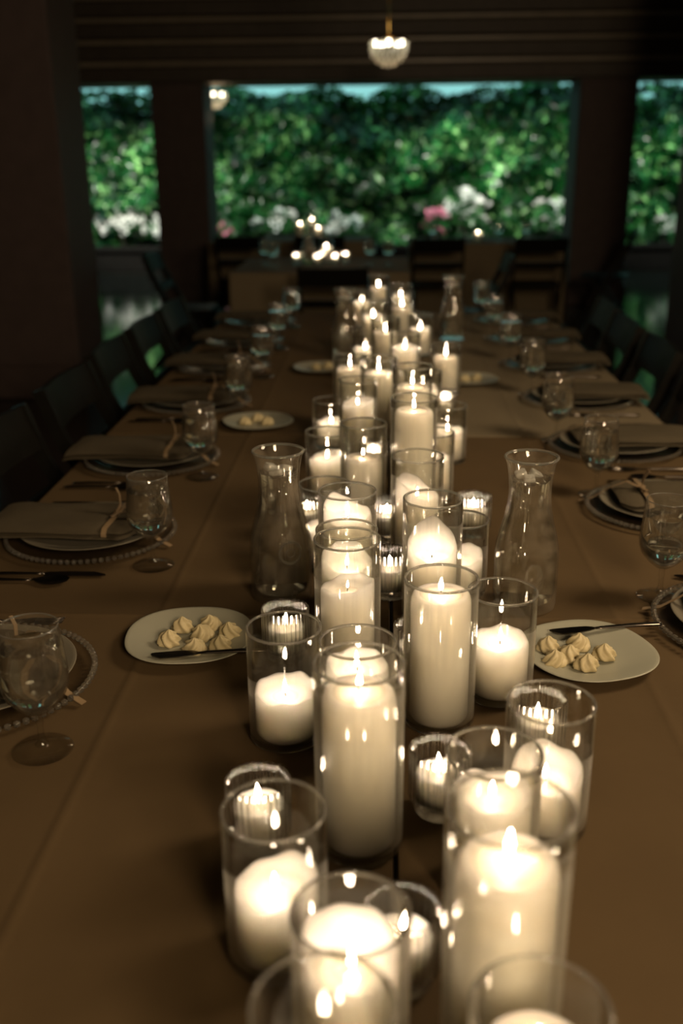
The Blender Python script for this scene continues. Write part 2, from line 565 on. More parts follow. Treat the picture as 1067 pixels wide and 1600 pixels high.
def added_spot(x, tx, tz, power, label):
    """unseen lamp added under the eave to light the foot of the hedge"""
    root = tag(obj('added_spotlight', None, None, (x, 12.42, 2.44)), label, 'spotlight', 'added unseen spotlights under the eave')
    d = (Vector((tx, 14.6, tz)) - root.location).normalized()
    k = MB().sweep([-d * .06, d * .05], .09, .09, rnd=True).sweep([(0, 0, 0), (0, -.05, .04), (0, -.11, .04)], .02, .02)
    obj('housing', k.mesh('housing', M['black_wood'], False), root)
    sp = bpy.data.lights.new('spot_light', 'SPOT')
    sp.energy = power; sp.color = (1.0, 0.98, 0.86); sp.spot_size = math.radians(58); sp.spot_blend = .6; sp.shadow_soft_size = .04
    o = obj('spot_light', sp, root, d * .07)
    o.rotation_euler = d.to_track_quat('-Z', 'Y').to_euler()


for x, tx, tz, pw, lab in ((-3.4, -3.4, .95, 620, 'added unseen eave spotlight over the gap by the slender pillar'), (-1.4, -1.5, 1.0, 240, 'added unseen eave spotlight over the farthest table'),
                           (1.0, 1.0, 1.0, 340, 'added unseen eave spotlight over the pink shrub'), (2.5, 2.4, 1.0, 330, 'added unseen eave spotlight beside the right far pillar'),
                           (4.0, 4.0, 1.0, 280, 'added unseen eave spotlight beyond the right far pillar')):
    added_spot(x, tx, tz, pw, lab)  # unseen spotlights added to brighten the hedge and its flowers
for x, z0, w, h, pet, nf, lab in [
        (-3.72, 0, .62, .62, 'white_petal', 30, 'white flowering shrub at the hedge foot, between the wide and slender left pillars'),
        (-3.20, 0, .45, .42, 'white_petal', 12, 'small white flowering shrub just behind the slender pillar, left of it'),
        (-2.22, 0, .34, .40, 'pink_petal', 5, 'pale pink flowering shrub just right of the slender pillar'),
        (-1.55, 0, .60, .62, 'white_petal', 7, 'leafy shrub with few white blooms left of the far table candles'),
        (-0.55, 0, .40, .46, 'white_petal', 9, 'white flowering shrub right of the far table candles'),
        (0.74, 0, .42, .52, 'pink_petal', 9, 'deep pink flowering shrub under the middle of the hedge'),
        (1.15, 0, .55, .80, 'white_petal', 13, 'tall white flowering shrub beside the deep pink one'),
        (2.35, 0, .55, .62, 'white_petal', 10, 'white flowering shrub left of the right far pillar'),
        (3.95, 0, .40, .48, 'white_petal', 5, 'white flowering shrub at the right edge behind the far pillar')]:
    shrub(x, z0, w, h, M[pet], nf, lab)


# ------------------------------------------------------------------ tables and cloths
def table(x0, x1, y0, y1, label, group):
    root = tag(obj('banquet_table', None, None, ((x0 + x1) / 2, (y0 + y1) / 2, 0)), label, 'table', group)
    w, d = (x1 - x0) / 2, (y1 - y0) / 2
    obj('tabletop', MB().box(-w + .004, w - .004, -d + .004, d - .004, TZ - .034, TZ - .006, .003).mesh('tabletop', M['tabletop'], False), root)
    for sx in (-1, 1):
        for sy in (-1, 1):
            lb = MB().sweep([(sx * (w - .30), sy * (d - .2), 0), (sx * (w - .30), sy * (d - .2), TZ - .035)], .03, .03, rnd=True)
            obj('leg', lb.mesh('leg', M['steel']), root)


def cloth(name, x0, x1, y0, y1, drops, m, label, group=None, crease_x=None, crease_y=None, dz=0.0, cat='tablecloth'):
    """top with pressed creases, rounded edge and hanging skirts. drops = (x-, x+, y-, y+) lengths"""
    t = TZ + dz
    cb = MB()

    def lines(a, b, cr, n):
        s = [a + (b - a) * i / n for i in range(n + 1)]
        for c in (cr or []):
            s += [c - .012, c - .005, c, c + .005, c + .012]
        return sorted(set(round(q, 4) for q in s))
    xs, ys = lines(x0, x1, crease_x, 12), lines(y0, y1, crease_y, 24)

    def top(x, y):
        z = t
        for c in (crease_x or []):
            z += .0022 * math.exp(-((x - c) / .0055) ** 2)
        for c in (crease_y or []):
            z += .0018 * math.exp(-((y - c) / .0055) ** 2)
        return z
    # extended coordinates: skirts
    def ext(s, dl, dh, n):
        return s
    v, f = [], []
    for y in ys:
        for x in xs:
            v.append((x, y, top(x, y)))
    nx = len(xs)
    f += [(j * nx + i, j * nx + i + 1, (j + 1) * nx + i + 1, (j + 1) * nx + i) for j in range(len(ys) - 1) for i in range(nx - 1)]
    cb.add(v, f)

    def skirt(p0, p1, out, drop, n, wav):
        p0, p1, out = Vector(p0), Vector(p1), Vector(out)
        if drop < .1:
            out = out * .12
        rows = [(0, 0), (.004, .0015), (.007, .006), (.009, .014)] + [(.009 + .012 * q / 6, .014 + max(.004, drop - .014) * q / 6) for q in range(1, 7)]
        ph = R.uniform(0, 6)

        def fn(a, bb):
            o, dn = rows[min(len(rows) - 1, int(round(bb * (len(rows) - 1))))]
            p = p0.lerp(p1, a)
            L = (p1 - p0).length
            k = dn / max(drop, .01)
            wv = wav * k * (.6 + .6 * math.sin(a * L * 17 + ph) + .5 * math.sin(a * L * 41 + 1.7 * ph))
            q = p + out * (o + max(0, wv))
            e = top(p.x, p.y) if bb == 0 else t
            return (q.x, q.y, e - dn)
        cb.grid(n, len(rows), fn)
    dxm, dxp, dym, dyp = drops
    if dxm: skirt((x0, y1, 0), (x0, y0, 0), (-1, 0, 0), dxm, 90 if dxm > .1 else 8, .012 if dxm > .1 else 0)
    if dxp: skirt((x1, y0, 0), (x1, y1, 0), (1, 0, 0), dxp, 90 if dxp > .1 else 8, .012 if dxp > .1 else 0)
    if dym: skirt((x0, y0, 0), (x1, y0, 0), (0, -1, 0), dym, 60 if dym > .1 else 8, .012 if dym > .1 else 0)
    if dyp: skirt((x1, y1, 0), (x0, y1, 0), (0, 1, 0), dyp, 60 if dyp > .1 else 8, .012 if dyp > .1 else 0)
    o = obj(name, cb.mesh(name, m, True, 50))
    return tag(o, label, cat, group)


XL, XM, XR = -0.742, 0.018, 0.772
Y0, YM, Y1 = 0.31, 2.583, 4.855
G = 'banquet tables pushed together'
table(XL, XM, Y0, YM, 'near banquet table hidden under brown cloth, left half', G)
table(XM, XR, Y0, YM, 'near banquet table hidden under brown cloth, right half', G)
table(XL, XM, YM, Y1, 'far banquet table under cloth, left half', G)
table(XM, XR, YM, Y1, 'far banquet table under pale cloth, right half', G)
G = 'tablecloths on the long table'
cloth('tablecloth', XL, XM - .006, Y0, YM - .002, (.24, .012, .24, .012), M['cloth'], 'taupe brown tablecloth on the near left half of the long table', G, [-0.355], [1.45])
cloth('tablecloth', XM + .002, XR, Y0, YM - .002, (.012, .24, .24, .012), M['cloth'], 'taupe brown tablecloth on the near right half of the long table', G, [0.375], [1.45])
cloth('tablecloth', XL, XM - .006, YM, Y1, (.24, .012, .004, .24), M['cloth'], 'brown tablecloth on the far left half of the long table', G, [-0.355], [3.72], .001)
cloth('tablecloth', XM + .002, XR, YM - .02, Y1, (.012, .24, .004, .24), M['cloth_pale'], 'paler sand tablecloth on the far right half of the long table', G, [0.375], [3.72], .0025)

# ------------------------------------------------------------------ candles in glass cylinders
_cyl = {}


def cyl_mesh(h):
    if h not in _cyl:
        r, t, b = .0465, .0026, .007
        _cyl[h] = MB().lathe([(0, 0), (r - .004, 0), (r - .001, .001), (r, .004), (r, h * .5), (r, h - .0035), (r - t, h - .0035), (r - t, h * .5), (r - t, b + .004), (r - t - .004, b), (0, b)], 56).mesh('glass_cylinder', M['glass'], True, 60)
    return _cyl[h]


fl = MB().lathe([(0, 0), (.0016, .0006), (.0029, .0035), (.0034, .0065), (.0031, .010), (.0022, .0145), (.0011, .0185), (0, .0225)], 10)
FLAME = fl.mesh('flame', M['flame'])
WICK = MB().sweep([(0, 0, -.003), (0.0003, 0, .004), (.0014, .0004, .0085)], .0018, .0018, rnd=True).mesh('wick', M['wick'])


def light_up(parent, z, fs=1.0, fs_pool=1.0):
    if fs_pool:
        obj('melted_wax', POOL, parent, (0, 0, z - .0008)).scale = (fs_pool, fs_pool, 1)
    obj('wick', WICK, parent, (0, 0, z), R.uniform(0, 6))
    f = obj('flame', FLAME, parent, (R.uniform(-.0008, .0008), 0, z + .0055))
    f.rotation_euler = (R.uniform(-.07, .07), R.uniform(-.09, .09), R.uniform(0, 6))
    fs = min(fs, 1.05) * .82
    f.scale = (fs, fs, fs * R.uniform(.85, 1.12))


POOL = MB().lathe([(0, -.004), (.0272, -.004), (.0275, .0006), (.0268, .0012), (.015, .0009), (0, .0008)], 32).mesh('melted_wax', M['pool'])


def candle_mesh(r, hc, shell, sdir, lip=.006, wob=.002, level=False):
    """wax body with a melted pool at hc; shell = extra height of the unmelted wall towards angle sdir"""
    ph = [R.uniform(0, 6) for _ in range(4)]

    def rim(t):
        k = .5 + .5 * math.cos(t - sdir)
        s = shell * (k ** 1.25) * (1 + .10 * math.sin(3 * t + ph[0]))
        return hc + lip + s + wob * (math.sin(3 * t + ph[1]) + .7 * math.sin(7 * t + ph[2]))

    def mod(kind):
        def fn(t, rr, z):
            return rr, z
        return fn
    prof, seg = [], 48
    mb = MB()
    v, rings = [], []

    def ring(fr, zf):
        ids = []
        for i in range(seg):
            t = 2 * PI * i / seg
            wv = 1 + .006 * math.sin(2 * t + ph[3]) + .004 * math.sin(5 * t + ph[0])
            ids.append(len(v))
            v.append((r * fr * wv * math.cos(t), r * fr * wv * math.sin(t), zf(t)))
        rings.append(ids)
    v.append((0, 0, 0)); rings.append([0])
    ring(.95, lambda t: 0)
    ring(1.0, lambda t: .003)
    ring(1.0, lambda t: hc * .5)
    if level:
        ring(1.0, lambda t: hc - .016)
        ring(.985, lambda t: hc - .008)
        ring(.95, lambda t: hc - .0025)
        ring(.88, lambda t: hc)
        ring(.78, lambda t: hc - .001)
        ring(.45, lambda t: hc - .002)
    else:
        ring(1.0, lambda t: (rim(t) - .008) * .85)
        ring(1.0, lambda t: rim(t) - .006)
        ring(.985, lambda t: rim(t) - .0018)
        ring(.945, lambda t: rim(t))
        ring(.90, lambda t: rim(t) - .0015)
        ring(.85, lambda t: hc + (rim(t) - hc) * .55)
        ring(.77, lambda t: hc + (rim(t) - hc) * .12)
        ring(.66, lambda t: hc)
        ring(.35, lambda t: hc - .0012)
    v.append((0, 0, hc - .001)); rings.append([len(v) - 1])
    f = []
    for a, b in zip(rings[:-1], rings[1:]):
        for i in range(seg):
            j = (i + 1) % seg
            if len(a) == 1: f.append((a[0], b[j], b[i]))
            elif len(b) == 1: f.append((a[i], a[j], b[0]))
            else: f.append((a[i], a[j], b[j], b[i]))
    mb.add(v, f)
    return mb.mesh('pillar_candle', M['wax'])


RIM = MB().lathe([(.0465 - .0013 + .0016 * math.cos(2 * PI * k / 10), .0016 * math.sin(2 * PI * k / 10)) for k in range(10)], 72, closed=True).mesh('rim', M['rim'])


def glass_cyl(x, y, h, label, group):
    o = tag(obj('glass_cylinder', cyl_mesh(h), None, (x, y, TZ + .003)), label, 'candle holder', group)
    obj('rim', RIM, o, (0, 0, h - .0018))


GC, GP = 'glass cylinders of the candle row', 'pillar candles of the candle row'
N = PI / 2                                            # direction away from the viewer
# x, y, glass height, candle pool height, unmelted shell height, shell direction, level top?, flame scale, glass label, candle label
CAND = [
    (.106, .511, .165, .147 - .02, .0, 0, True, 1, 'clear glass cylinder cut off by the bottom edge, under the widest pillar', 'pillar candle almost wholly below the bottom edge, in the cut off right glass'),
    (-.035, .484, .19, .085, .012, 0, False, 1, 'blurred glass cylinder at the very bottom edge in the centre', 'dim pillar candle low in the bottom edge centre glass'),
    (-.022, .612, .15, .095, .030, N + .5, False, 1.05, 'short glass cylinder in the foreground holding the candle with a scalloped wax wall', 'bright foreground pillar candle with a scalloped unmelted back wall'),
    (-.093, .731, .155, .064, .014, N - .9, False, 1.05, 'glass cylinder at lower left standing before a ribbed votive', 'low pillar candle with a torn rim at lower left'),
    (.094, .608, .25, .203, .0, 0, True, 1.1, 'tall glass cylinder at lower right holding the biggest foreground pillar', 'tall thick white pillar candle at lower right'),
    (.109, .826, .155, .102, .004, N, False, 1, 'glass cylinder directly behind the biggest foreground pillar', 'pillar candle half hidden behind the biggest foreground pillar'),
    (.179, .927, .152, .054, .022, N - .3, False, 1, 'rightmost glass cylinder of the row, in front of a ribbed votive', 'rightmost pillar candle with a lit melted side wall'),
    (-.119, 1.098, .152, .056, .009, N, False, 1, 'glass cylinder beside the left butter plate, before a ribbed votive', 'low pillar candle beside the left butter plate'),
    (-.022, .89, .215, .182, .0, 0, True, 1, 'tall glass cylinder in the centre foreground, taller of the overlapping two', 'tall slim pillar candle in the centre foreground'),
    (-.028, 1.07, .148, .109, .006, N + .6, False, 1, 'glass cylinder just behind the tall centre foreground one', 'pillar candle peeking over the tall centre foreground pillar'),
    (-.047, 1.277, .2, .121, .012, -.35, False, .6, 'glass cylinder right of the left carafe, nearer of a nested pair', 'wide pillar candle with a wax drip at its rim, near the left carafe'),
    (-.052, 1.39, .172, .108, .026, N + .4, False, 1, 'glass cylinder right of the left carafe, farther of a nested pair', 'melted pillar candle with arched wall seen over the dripping one'),
    (-.054, 1.488, .2, .153, .024, N + 1.0, False, 1, 'glass cylinder level with the left carafe mouth, double rimmed', 'pillar candle with a peaked left wall, level with the carafe neck'),
    (-.101, 1.674, .152, .064, .008, 0, False, .9, 'glass cylinder mostly hidden behind the left carafe', 'pillar candle glowing close behind the left carafe'),
    (.079, 1.452, .2, .102, .045, N, False, 1.1, 'glass cylinder holding the candle with a tall rounded back wall', 'pillar candle with a tall rounded shell behind its flame'),
    (.131, 1.555, .13, .052, .016, N - .6, False, .9, 'short glass cylinder between the shell candle and the right carafe', 'low candle between the shell candle and the right carafe'),
    (.075, 1.142, .2, .178, .0, 0, True, 1.05, 'sharp glass cylinder holding the full smooth pillar in the middle', 'full smooth pillar candle in the middle of the row, in sharp focus'),
    (.16, 1.212, .152, .074, .004, N, False, 1.1, 'glass cylinder standing against the right butter plate', 'short full pillar candle next to the right butter plate'),
    (.063, 1.688, .2, .12, .035, PI * .9, False, .8, 'glass cylinder left of the right carafe mouth with slanted candle', 'pillar candle with a steeply slanted wax wall'),
    (.106, 2.033, .152, .09, .004, N, False, .9, 'glass cylinder behind the slanted wax candle', 'pillar candle behind the slanted wax one'),
    (.063, 1.927, .25, .224, .0, 0, True, 1, 'tall glass cylinder with a high level candle, right of centre', 'high level topped pillar candle right of centre'),
    (-.037, 1.919, .2, .129, .004, 0, True, .75, 'glass cylinder with a dim tan candle behind the left carafe pair', 'dim tan pillar candle with a tiny flame'),
    (-.116, 2.036, .152, .088, .014, 0, False, .9, 'glass cylinder left of the dim tan candle', 'pillar candle just left of the dim tan one'),
    (-.13, 2.468, .12, .055, .006, N, False, 1.2, 'small glass cylinder at the left rim of the row, past the carafe', 'small round topped candle at the left rim of the row'),
    (-.058, 2.337, .2, .135, .012, .4, False, .9, 'tall glass cylinder right of the small left rim one', 'pillar candle with a low notch beside the small left rim candle'),
]
FAR = [
    (.069, 2.245, .25, .204, 0, 0, True, 1), (.157, 2.337, .138, .07, .006, N, False, .9), (.10, 2.43, .2, .15, .01, N, False, 1),
    (-.009, 2.507, .22, .184, 0, 0, True, 1.1), (-.086, 2.633, .2, .17, 0, 0, True, .8), (.068, 3.007, .2, .15, .008, N, False, 1),
    (.197, 3.083, .152, .118, 0, 0, True, 1.3), (.009, 3.184, .22, .176, 0, 0, True, 1), (-.059, 3.439, .152, .073, .006, N, False, 1.2),
    (.141, 3.739, .152, .092, .004, N, False, 1.3), (-.035, 3.771, .2, .134, .008, N, False, 1.2), (.076, 3.999, .2, .145, 0, 0, True, 1.2),
    (.08, 4.45, .18, .125, .006, N, False, 1.3), (-.09, 4.45, .15, .10, .004, N, False, 1.3), (-.02, 4.62, .2, .15, 0, 0, True, 1.3),
]
nF = len(FAR)
for i, q in enumerate(FAR):
    e = nF - 1 - i
    w = ORD[e] + ' from the far end' if e else 'at the very far end'
    CAND.append(q + ('blurred glass cylinder of the candle row, ' + w, 'blurred glowing pillar candle of the row, ' + w))
for (x, y, h, hc, sh, sd, lev, fs, gl, cl) in CAND:
    glass_cyl(x, y, h, gl, GC)
    c = tag(obj('pillar_candle', candle_mesh(.038, hc - .007, sh, sd, level=lev), None, (x, y, TZ + .010)), cl, 'candle', GP)
    light_up(c, hc - .008, fs)

# ribbed votive glasses with small candles
NR = 28


def ribs(t, r, z):
    if z > .016 and r > .029:
        return r + .0014 * math.cos(NR * t), z
    return r, z


rv = MB().lathe([(0, 0), (.024, 0), (.027, .001), (.0285, .004), (.0285, .013), (.0315, .0165), (.0335, .019), (.0335, .05), (.0335, .0775), (.0328, .0795), (.0320, .080),
                 (.0312, .079), (.0308, .076), (.0302, .05), (.0290, .020), (.026, .0165), (0, .0165)], NR * 6, mod=ribs)
RIBBED = rv.mesh('ribbed_votive_glass', M['ribbed'])
VC = MB().lathe([(0, 0), (.0240, 0), (.0250, .001), (.0266, .032), (.0262, .0336), (.0245, .0332), (.012, .0325), (0, .0325)], 28).mesh('votive_candle', M['votive_wax'])
VOT = [(-.128, .884, 'behind the lower left candle cylinder'), (.066, .947, 'standing free beside the tall centre foreground pillar'),
       (.19, 1.107 - .045, 'behind the rightmost candle cylinder'), (-.139, 1.309, 'in front of the left carafe'),
       (.014, 1.553 - .02, 'right of the nested cylinders, in sharp focus'), (.178, 1.829, 'beside the right carafe, behind the short cylinder'),
       (.02, .70, 'in the foreground by the scalloped candle'), (.052, 1.256, 'mostly hidden behind the smooth middle pillar'),
       (.012, 1.795, 'between the tall middle cylinders'), (-.02, 2.212, 'in the middle behind the dim tan candle'),
       (-.143, 1.813, 'behind the left carafe neck'), (.174, 2.754, 'right of the row past the cloth seam'),
       (-.135, 3.85, 'beside the far left carafe'), (.116, 4.317, 'near the far end of the row')]
for x, y, w in VOT:
    tag(obj('ribbed_votive_glass', RIBBED, None, (x, y, TZ + .003), R.uniform(0, 1)), 'ribbed clear votive glass ' + w, 'votive glass', 'ribbed votive glasses of the candle row')
    c = tag(obj('votive_candle', VC, None, (x, y, TZ + .0203)), 'small lit candle in the ribbed glass ' + w, 'candle', 'votive candles of the candle row')
    light_up(c, .0325, 1.05, .6)

# ------------------------------------------------------------------ carafes
CP = [(.0495, .0), (.0505, .006), (.0515, .03), (.0515, .088), (.0500, .105), (.0455, .125), (.0395, .147), (.0350, .168), (.0333, .187), (.0333, .203), (.0350, .222), (.0385, .241)]


def carafe(x, y, label, emblem=None, rz=0.0, small=False):
    root = tag(obj('water_carafe', None, None, (x, y, TZ + .003), rz), label, 'carafe', 'water carafes')
    t = .0028
    prof = [(0, 0), (.046, 0)] + CP + [(.0412, .2475), (.0418, .2500), (.0408, .2518), (.0392, .2508)] + [(r - t, z) for r, z in reversed(CP) if z > .01] + [(.044, .013), (0, .011)]
    obj('bottle', MB().lathe(prof, 56).mesh('bottle', M['carafe'], True, 70), root)
    lp = MB().lathe([(.0407 + .0022 * math.cos(2 * PI * k / 10), .2500 + .0022 * math.sin(2 * PI * k / 10)) for k in range(10)], 56, closed=True)
    obj('lip', lp.mesh('lip', M['rim']), root)
    wp = [(0, .0125), (.0425, .0138)] + [(r - t - .0006, z) for r, z in CP if .015 < z < .21] + [(.0336 - t + .0004, .214), (.0336 - t + .0006, .216), (0, .216)]
    obj('water', MB().lathe(wp, 56).mesh('water', M['water'], True, 60), root)
    me = MB().box(-.0085, .0085, -.010, .010, -.006, .006, .0015).mesh('ice_cube', M['ice'])
    for k in range(3):
        a = 2 * PI * k / 3 + R.uniform(0, 1)
        ic = obj('ice_cube', me, root, (.0155 * math.cos(a), .0155 * math.sin(a), .2165 + .003 * (k % 2)))
        ic.rotation_euler = (R.uniform(-.6, .6), R.uniform(-.6, .6), R.uniform(0, 6))
    if emblem is not None:
        eb = MB()

        def ring(rad, w):
            pts = []
            for i in range(37):
                a = 2 * PI * i / 36
                u, z = rad * math.cos(a), .092 + rad * math.sin(a)
                r = .0519 if z < .088 else .0519 - (z - .088) * .09
                th = emblem + u / r
                pts.append((r * math.cos(th), r * math.sin(th), z))
            eb.sweep(pts, w, w, rnd=True, caps=False)
        ring(.0190, .0026)
        ring(.0165, .0012)
        ring(.0065, .0016)
        obj('emblem', eb.mesh('emblem', M['rim']), root)


carafe(-.167, 1.535, 'water carafe with a round moulded emblem beside the left butter plate', emblem=-N + .42)
carafe(.234, 1.504, 'plain water carafe behind the right butter plate')
carafe(.285, 4.106, 'blurred water carafe beyond the pale cloth, far right of the row')
carafe(-.137, 3.684, 'blurred water carafe at the far left of the row')


# ------------------------------------------------------------------ goblets
def make_goblet(loc, label):
    root = tag(obj('water_goblet', None, None, loc), label, 'goblet', 'stemmed water goblets of the long table')
    bowl = [(.0040, .052), (.012, .0545), (.0250, .065), (.0360, .079), (.0405, .092), (.0412, .102), (.0400, .120), (.0375, .148), (.0355, .1695), (.0350, .1703), (.0344, .1695),
            (.0362, .148), (.0386, .120), (.0398, .102), (.0390, .093), (.0345, .0805), (.0235, .067), (.010, .0575), (0, .0560)]
    obj('bowl', MB().lathe([(0, .050)] + bowl, 40).mesh('bowl', M['goblet'], True, 70), root)
    rl = MB().lathe([(.0349 + .0008 * math.cos(2 * PI * k / 8), .1702 + .0008 * math.sin(2 * PI * k / 8)) for k in range(8)], 48, closed=True)
    obj('rim', rl.mesh('rim', M['rim']), root)
    obj('stem', MB().lathe([(0, .0085), (.009, .0085), (.006, .012), (.0040, .020), (.0038, .036), (.0052, .040), (.0042, .044), (.0044, .0515), (0, .0535)], 20).mesh('stem', M['stem'], True, 70), root)
    obj('foot', MB().lathe([(0, 0), (.036, 0), (.0375, .0012), (.036, .0024), (.020, .0048), (.010, .0090), (0, .0095)], 40).mesh('foot', M['stem'], True, 70), root)
    obj('water', MB().lathe([(0, .0565), (.0095, .0581), (.0231, .0674), (.0341, .0810), (.0385, .0932), (.0393, .102), (.0381, .120), (.0362, .1425), (.0364, .1445), (0, .1440)], 40).mesh('water', M['water'], True, 60), root)
    return root


GL = [(-.419, 1.054), (-.412, 1.654), (-.416, 2.192), (-.410, 2.791), (-.405, 3.335), (-.405, 3.88), (-.40, 4.42)]
GR = [(.462, 1.535), (.464, 2.073), (.450, 2.52), (.461, 3.061), (.458, 3.60), (.455, 4.13), (.45, 4.62)]
gob = None
for side, pts in (('left', GL), ('right', GR)):
    for i, (x, y) in enumerate(pts):
        lab = 'stemmed water goblet on the %s side of the long table, %s from the viewer' % (side, ORD[i])
        if gob is None:
            gob = make_goblet((x, y, TZ + .003), lab)
        else:
            dup(gob, (x, y, TZ + .003), R.uniform(0, 6), lab)


# ------------------------------------------------------------------ place settings
def make_charger():
    root = obj('glass_charger', MB().lathe([(0, .004), (.085, .004), (.100, .0055), (.150, .0115), (.1585, .0125), (.160, .0115), (.1585, .0098), (.150, .0085), (.100, .0025), (.088, 0), (0, 0)], 72).mesh('glass_charger', M['charger'], True, 60))
    bb = MB()
    for k in range(84):
        a = 2 * PI * k / 84
        bb.lathe([(0, -.0052), (.0045, -.0026), (.0045, .0026), (0, .0052)], 6, (.1605 * math.cos(a), .1605 * math.sin(a), .0115))
    tag(obj('beaded_rim', bb.mesh('beaded_rim', M['bead']), root), kind='stuff')
    return root


PLATE = MB().lathe([(0, .003), (.080, .003), (.088, .0035), (.100, .0075), (.132, .0165), (.1355, .0178), (.1365, .0190), (.1345, .0196), (.130, .0184), (.100, .0105), (.086, .0062), (0, .0058)], 64).mesh('dinner_plate', M['stoneware'])


def make_napkin():
    """folded linen laid across the plate, tied near its inner end (+x), its outer end (-x) over the table edge"""
    root = obj('linen_napkin', None)
    mb = MB()
    nu, nv = 36, 9
    L0, L1, HW = -.195, .105, .092

    def width(u):
        x = L0 + (L1 - L0) * u
        e = (1 - max(0, (x - .075) / .03) ** 2 * .35) if x > .075 else 1
        return HW * e * (1 - .12 * math.exp(-((x - .052) / .018) ** 2))

    def layer(z0, th, du, dv, seedk):
        def f(top):
            def fn(u, v):
                x = L0 + du + (L1 - L0 - du * .4) * u
                yy = (v - .5) * 2
                edge = 1 - abs(yy) ** 6
                endr = 1 - max(0, (u - .9) / .1) ** 3
                z = z0 + (th * edge * endr if top else 0) + .0016 * math.sin(9 * u + seedk) * math.cos(4 * yy + seedk)
                z -= .0035 * math.exp(-((x - .052) / .014) ** 2) if top else 0
                if x < -.150:
                    z -= (-.150 - x) ** 2 * 3.0
                return (x, yy * (width(u) - dv), z)
            return fn
        mb.grid(nu, nv, f(True))
        mb.grid(nu, nv, f(False))
        a = f(True); c = f(False)
        for e in (0, 1):
            mb.grid(nu, 2, lambda u, v: (a if v > .5 else c)(u, e))
            mb.grid(2, nv, lambda u, v: (a if u > .5 else c)(e, v))
    layer(0.000, .007, .0, .0, .3)
    layer(.0085, .006, .004, .003, 1.9)
    obj('folded_linen', mb.mesh('folded_linen', M['napkin'], True, 60), root)
    rb = MB()
    xr = .052
    loop = [(-.084, .0015), (-.0845, .008), (-.074, .0165), (-.02, .0165), (.02, .0165), (.074, .0165), (.0845, .008), (.084, .0015)]
    rb.sweep([(xr, yy, zz) for yy, zz in loop], .0012, .010, up=Vector((1, 0, 0)))
    rb.sweep([(xr, 0, .018), (xr + .03, -.012, .030), (xr + .062, -.030, .010), (xr + .092, -.042, -.016), (xr + .118, -.052, -.0255)], .010, .0012)
    rb.sweep([(xr, 0, .018), (xr + .006, .012, .034), (xr + .003, .020, .052), (xr - .004, .024, .064)], .011, .0012, up=Vector((1, 0, 0)))
    for s in (-1, 1):
        rb.sweep([(xr, 0, .018), (xr + .006, s * .014, .026), (xr, s * .024, .022), (xr - .005, s * .013, .0185), (xr, 0, .0185)], .009, .0012)
    obj('ribbon', rb.mesh('ribbon', M['ribbon'], True, 60), root)
    return root


def cutlery(kind):
    root = obj('dinner_' + kind if kind in ('knife', 'fork') else kind, None)
    hb = MB().sweep([(-.105, 0, .003), (-.100, 0, .0035), (-.06, 0, .0045), (-.01, 0, .0042), (.005, 0, .0040)], [.008, .012, .012, .008, .006], [.003, .0045, .0045, .004, .003], rnd=True)
    obj('handle', hb.mesh('handle', M['steel']), root)
    if kind in ('knife', 'butter_knife'):
        k = 1 if kind == 'knife' else .62
        bl = MB().sweep([(.003, 0, .0040), (.012, 0, .004), (.05 * k, .001, .0035), (.09 * k, .001, .003), (.108 * k, -.003, .003), (.114 * k, -.005, .003)], [.007, .014, .019, .019, .010, .003], .0016)
        obj('blade', bl.mesh('blade', M['steel'], True, 40), root)
    elif kind == 'fork':
        hd = MB().sweep([(.003, 0, .004), (.02, 0, .004), (.042, 0, .0035), (.052, 0, .004)], [.006, .008, .020, .024], .002)
        obj('fork_head', hd.mesh('fork_head', M['steel'], True, 40), root)
        for k in range(4):
            yy = -.0095 + .0063 * k
            t = MB().sweep([(.050, yy, .004), (.075, yy, .0035), (.098, yy * .95, .0065)], [.0034, .0030, .0015], .0018)
            obj('tine', t.mesh('tine', M['steel']), root)
    else:
        sp = MB()

        def bowl(u, v):
            x = .003 + .065 * u
            w = .003 + .019 * math.sin(PI * min(1, max(.02, (u - .1) / .95))) ** .7
            y = (v - .5) * 2
            return (x, y * w, .0055 - .0045 * (1 - y * y) * math.sin(PI * u))
        sp.grid(12, 9, bowl)
        obj('spoon_bowl', sp.mesh('spoon_bowl', M['steel']), root)
    return root


protos = {}


def place(kind, maker, loc, rz, label, cat, group):
    if kind not in protos:
        o = maker()
        o.location = loc; o.rotation_euler = (0, 0, rz)
        protos[kind] = o
        return tag(o, label, cat, group)
    return dup(protos[kind], loc, rz, label)


